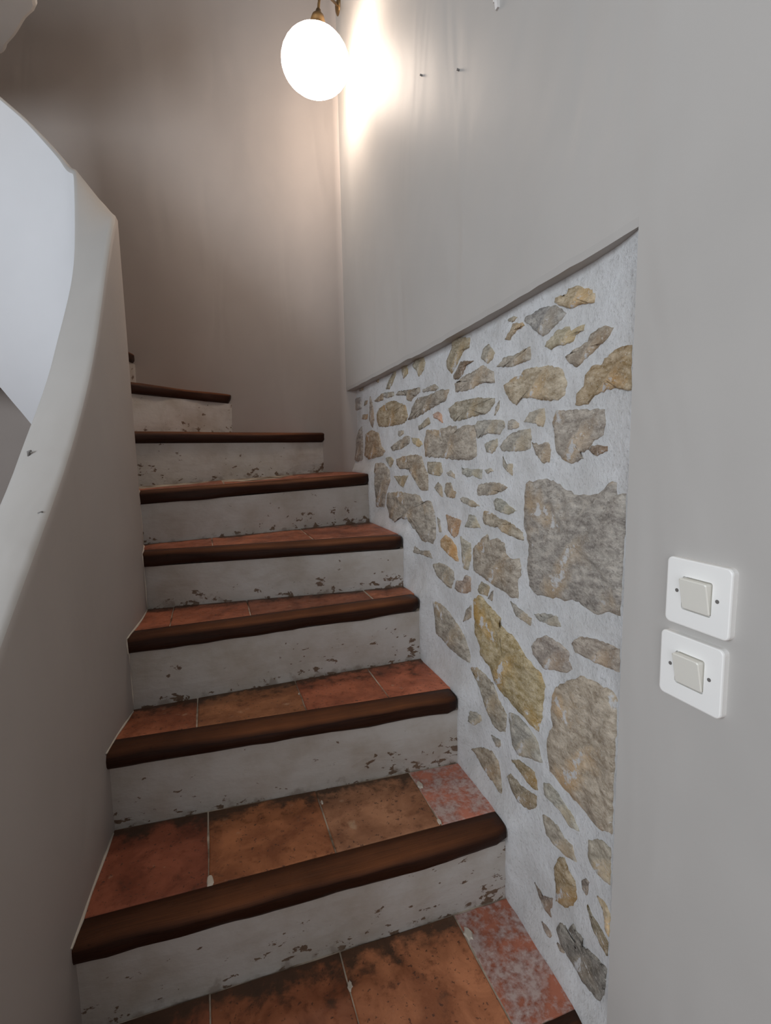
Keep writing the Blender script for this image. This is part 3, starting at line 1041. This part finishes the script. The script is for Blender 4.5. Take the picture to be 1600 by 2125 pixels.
    # ---- bead of filler where the step meets the balustrade wall
    if i <= 5:
        bead = []
        for q in range(5):
            bead.append(Vector((L[0] + .001, L[1] + .010, pzL + (zL - .041 - pzL) * q / 4)))
        bead.append(Vector((L[0] + .001, L[1] - .002, zL - .036)))
        bead.append(Vector((L[0] + .001, L[1] - .002, zL - .008)))
        for q in range(6):
            pt = Vector(L).lerp(Vector(L2), q / 5)
            s = min(range(361), key=lambda e: abs(OUT[e][1] - pt.y) if e < 270 else 9)
            bead.append(Vector((OUT[s][0] + .0005, pt.y, zL + .001)))
        bead = [p - SO + Vector((rnd.uniform(-.001, .001), 0, 0)) for p in bead]
        tube('filler_bead', bead, [.0026 + rnd.uniform(-.001, .001) for _ in bead], M['caulk'], body, 6)

# dabs of cream mortar left at a few tile corners
steps_by_i = {}
for ch in stairs.children:
    steps_by_i[len(steps_by_i) - 1] = ch
for i, px, py, sz in ((1, 436, 1826, .016), (1, 872, 1628, .016), (1, 912, 1704, .010), (0, 726, 2044, .012), (0, 972, 1936, .020), (1, 668, 1664, .007), (2, 620, 1440, .006), (3, 515, 1276, .008)):
    r = pxray(px, py)
    zt = ST[i][0] + .0006
    t = (zt - CZ) / r.z
    c0 = Vector((r.x * t, r.y * t, zt))
    rnd = random.Random(px)
    ring = [(math.cos(a) * sz * .5 * rnd.uniform(.6, 1.1), math.sin(a) * sz * rnd.uniform(.6, 1.1)) for a in [2 * math.pi * q / 11 for q in range(11)]]
    vv = [c0 - SO + Vector((x, y, -.002)) for x, y in ring] + [c0 - SO + Vector((x * .7, y * .7, .0010)) for x, y in ring]
    ff = [(q, (q + 1) % 11, 11 + (q + 1) % 11, 11 + q) for q in range(11)] + [tuple(11 + q for q in range(11))]
    fix(add('mortar_dab', vv, ff, M['caulk'], steps_by_i[i]))

# ------------------------------------------------------------------ light switches


def rounded_rect(w, h, r, seg=5):
    out = []
    for cx, cy_, a0 in ((w / 2 - r, h / 2 - r, 0), (-w / 2 + r, h / 2 - r, 90), (-w / 2 + r, -h / 2 + r, 180), (w / 2 - r, -h / 2 + r, 270)):
        for k_ in range(seg + 1):
            a = math.radians(a0 + 90 * k_ / seg)
            out.append((cx + r * math.cos(a), cy_ + r * math.sin(a)))
    return out


def loft(name, rings, mat, parent, cap=True):
    n = len(rings[0])
    verts = [v for r in rings for v in r]
    faces = []
    for l in range(len(rings) - 1):
        for j in range(n):
            faces.append((l * n + j, l * n + (j + 1) % n, (l + 1) * n + (j + 1) % n, (l + 1) * n + j))
    if cap:
        faces.append(tuple((len(rings) - 1) * n + j for j in range(n)))
        faces.append(tuple(range(n))[::-1])
    return fix(add(name, verts, faces, mat, parent))


def switch(yc, zc, rotx, label):
    """plate lies on the wall x = WX; local axes: a along -y (photo right), b up, depth towards -x"""
    e = empty('light_switch', (WX, yc, zc))
    e.rotation_euler = (rotx, 0, 0)

    def P(a, b_, d):
        return (-d, -a, b_)
    T = .0095
    o1, o2, o3 = rounded_rect(.085, .085, .007), rounded_rect(.085, .085, .007), rounded_rect(.081, .081, .0055)
    hole, hole2 = rounded_rect(.0395, .0420, .003), rounded_rect(.0395, .0420, .003)
    rings = [[P(a, b_, 0) for a, b_ in o1], [P(a, b_, T - .0022) for a, b_ in o2], [P(a * .988, b_ * .988, T - .0006) for a, b_ in o2], [P(a, b_, T) for a, b_ in o3],
             [P(a, b_, T) for a, b_ in hole], [P(a, b_, T - .004) for a, b_ in hole2]]
    pl = loft('switch_plate', rings, M['plate'], e)
    # rocker: a wedge standing proud at its upper edge
    rr = [rounded_rect(.037, .0395, .003), rounded_rect(.037, .0395, .003), rounded_rect(.0345, .037, .0025)]

    def hgt(b_):
        return T + .0008 + (b_ + .020) / .040 * .0088
    rings = [[P(a, b_, T - .0045) for a, b_ in rr[0]], [P(a, b_, hgt(b_) - .0012) for a, b_ in rr[1]], [P(a, b_, hgt(b_)) for a, b_ in rr[2]]]
    rk = loft('rocker', rings, M['rocker'], e)
    for a in (-.0265, .0265):
        rg = [[P(a + .0024 * math.cos(q), .001 + .0024 * math.sin(q), d) for q in [2 * math.pi * z / 12 for z in range(12)]] for d in (T - .004, T + .0004)]
        sc = loft('screw', rg, M['screw'], e)
    tag(e, label, 'light switch', 'switches on the right wall')
    return e


switch(.429, .7955, math.radians(0.2), 'square white rocker light switch, the upper of the two on the right wall')
switch(.433, .6985, math.radians(-0.4), 'square white rocker light switch, the lower of the two on the right wall')

# ------------------------------------------------------------------ glowing wall lamp in the corner
_g = pxray(655, 127)
_t = 1.76 / _g.y
gx, gy, gz = _g.x * _t, 1.76, CZ + _g.z * _t
_r = pxray(703, 14)
_t = WX / _r.x
wallp = Vector((WX, _r.y * _t, CZ + _r.z * _t))
lamp = empty('wall_lamp', wallp)
LO = Vector(lamp.location)
tag(lamp, 'lit glass globe lamp hanging from a curved brass arm in the stairwell corner', 'lamp')


def lathe(name, prof2, mat, parent, org, axis=Vector((0, 0, 1)), seg=32):
    q = axis.normalized().to_track_quat('Z', 'Y')
    verts, faces = [], []
    for r, h in prof2:
        for j in range(seg):
            th = 2 * math.pi * j / seg
            verts.append(q @ Vector((r * math.cos(th), r * math.sin(th), h)) + org - LO)
    for l in range(len(prof2) - 1):
        for j in range(seg):
            faces.append((l * seg + j, l * seg + (j + 1) % seg, (l + 1) * seg + (j + 1) % seg, (l + 1) * seg + j))
    faces.append(tuple(range(seg))[::-1])
    faces.append(tuple((len(prof2) - 1) * seg + j for j in range(seg)))
    return fix(add(name, verts, faces, mat, parent, smooth=True))


ax = Vector((.10, .03, 1))
GR = .110
pr = []
for k_ in range(1, 18):
    a = math.pi * (k_ / 18)
    rr = GR * math.sin(a) * (1 + .06 * math.cos(a))
    pr.append((rr, -GR * .82 * math.cos(a)))
lathe('glass_globe', pr, M['glow'], lamp, Vector((gx, gy, gz)), ax)
top = Vector((gx, gy, gz)) + ax.normalized() * GR * .80
lathe('lamp_holder', [(.030, -.004), (.032, .008), (.024, .014), (.020, .030), (.024, .034), (.020, .050), (.010, .058), (.008, .070)], M['brass'], lamp, top, ax, 20)
t0 = top + ax.normalized() * .066
arm = crom([tuple(t0), tuple(t0 + Vector((.006, .004, .04))), tuple(t0 + Vector((.03, .05, .10))), tuple(t0.lerp(wallp, .6) + Vector((0, 0, .03))), tuple(wallp)], 6)
tube('curved_arm', [Vector(p) - LO for p in arm], .0045, M['brass'], lamp, 8)
lathe('wall_rose', [(.026, .0), (.026, .004), (.018, .010), (.006, .014)], M['brass'], lamp, wallp + Vector((.001, 0, 0)), Vector((-1, 0, 0)), 20)

# ------------------------------------------------------------------ white bracket whose lower tip shows at the top edge of the right wall
r = pxray(1034, 19)
t = WX / r.x
p = Vector((WX, r.y * t, CZ + r.z * t))
br = empty('wall_bracket', p)
tag(br, 'white metal bracket on the right wall, only its pointed lower tip in view', 'bracket')
outl = [(0, 0), (.004, .0), (.010, .03), (.022, .075), (.055, .13), (.055, .14), (0, .14)]
vv = [(-d, s, z) for s in (-.004, .004) for d, z in outl]
nn_ = len(outl)
ff = [tuple(range(nn_)), tuple(nn_ + q for q in range(nn_))[::-1]] + [(q, (q + 1) % nn_, nn_ + (q + 1) % nn_, nn_ + q) for q in range(nn_)]
fix(add('gusset', vv, ff, M['bracket'], br))
box('back_plate', (-.003, -.014, .02), (0, .014, .16), M['bracket'], br)
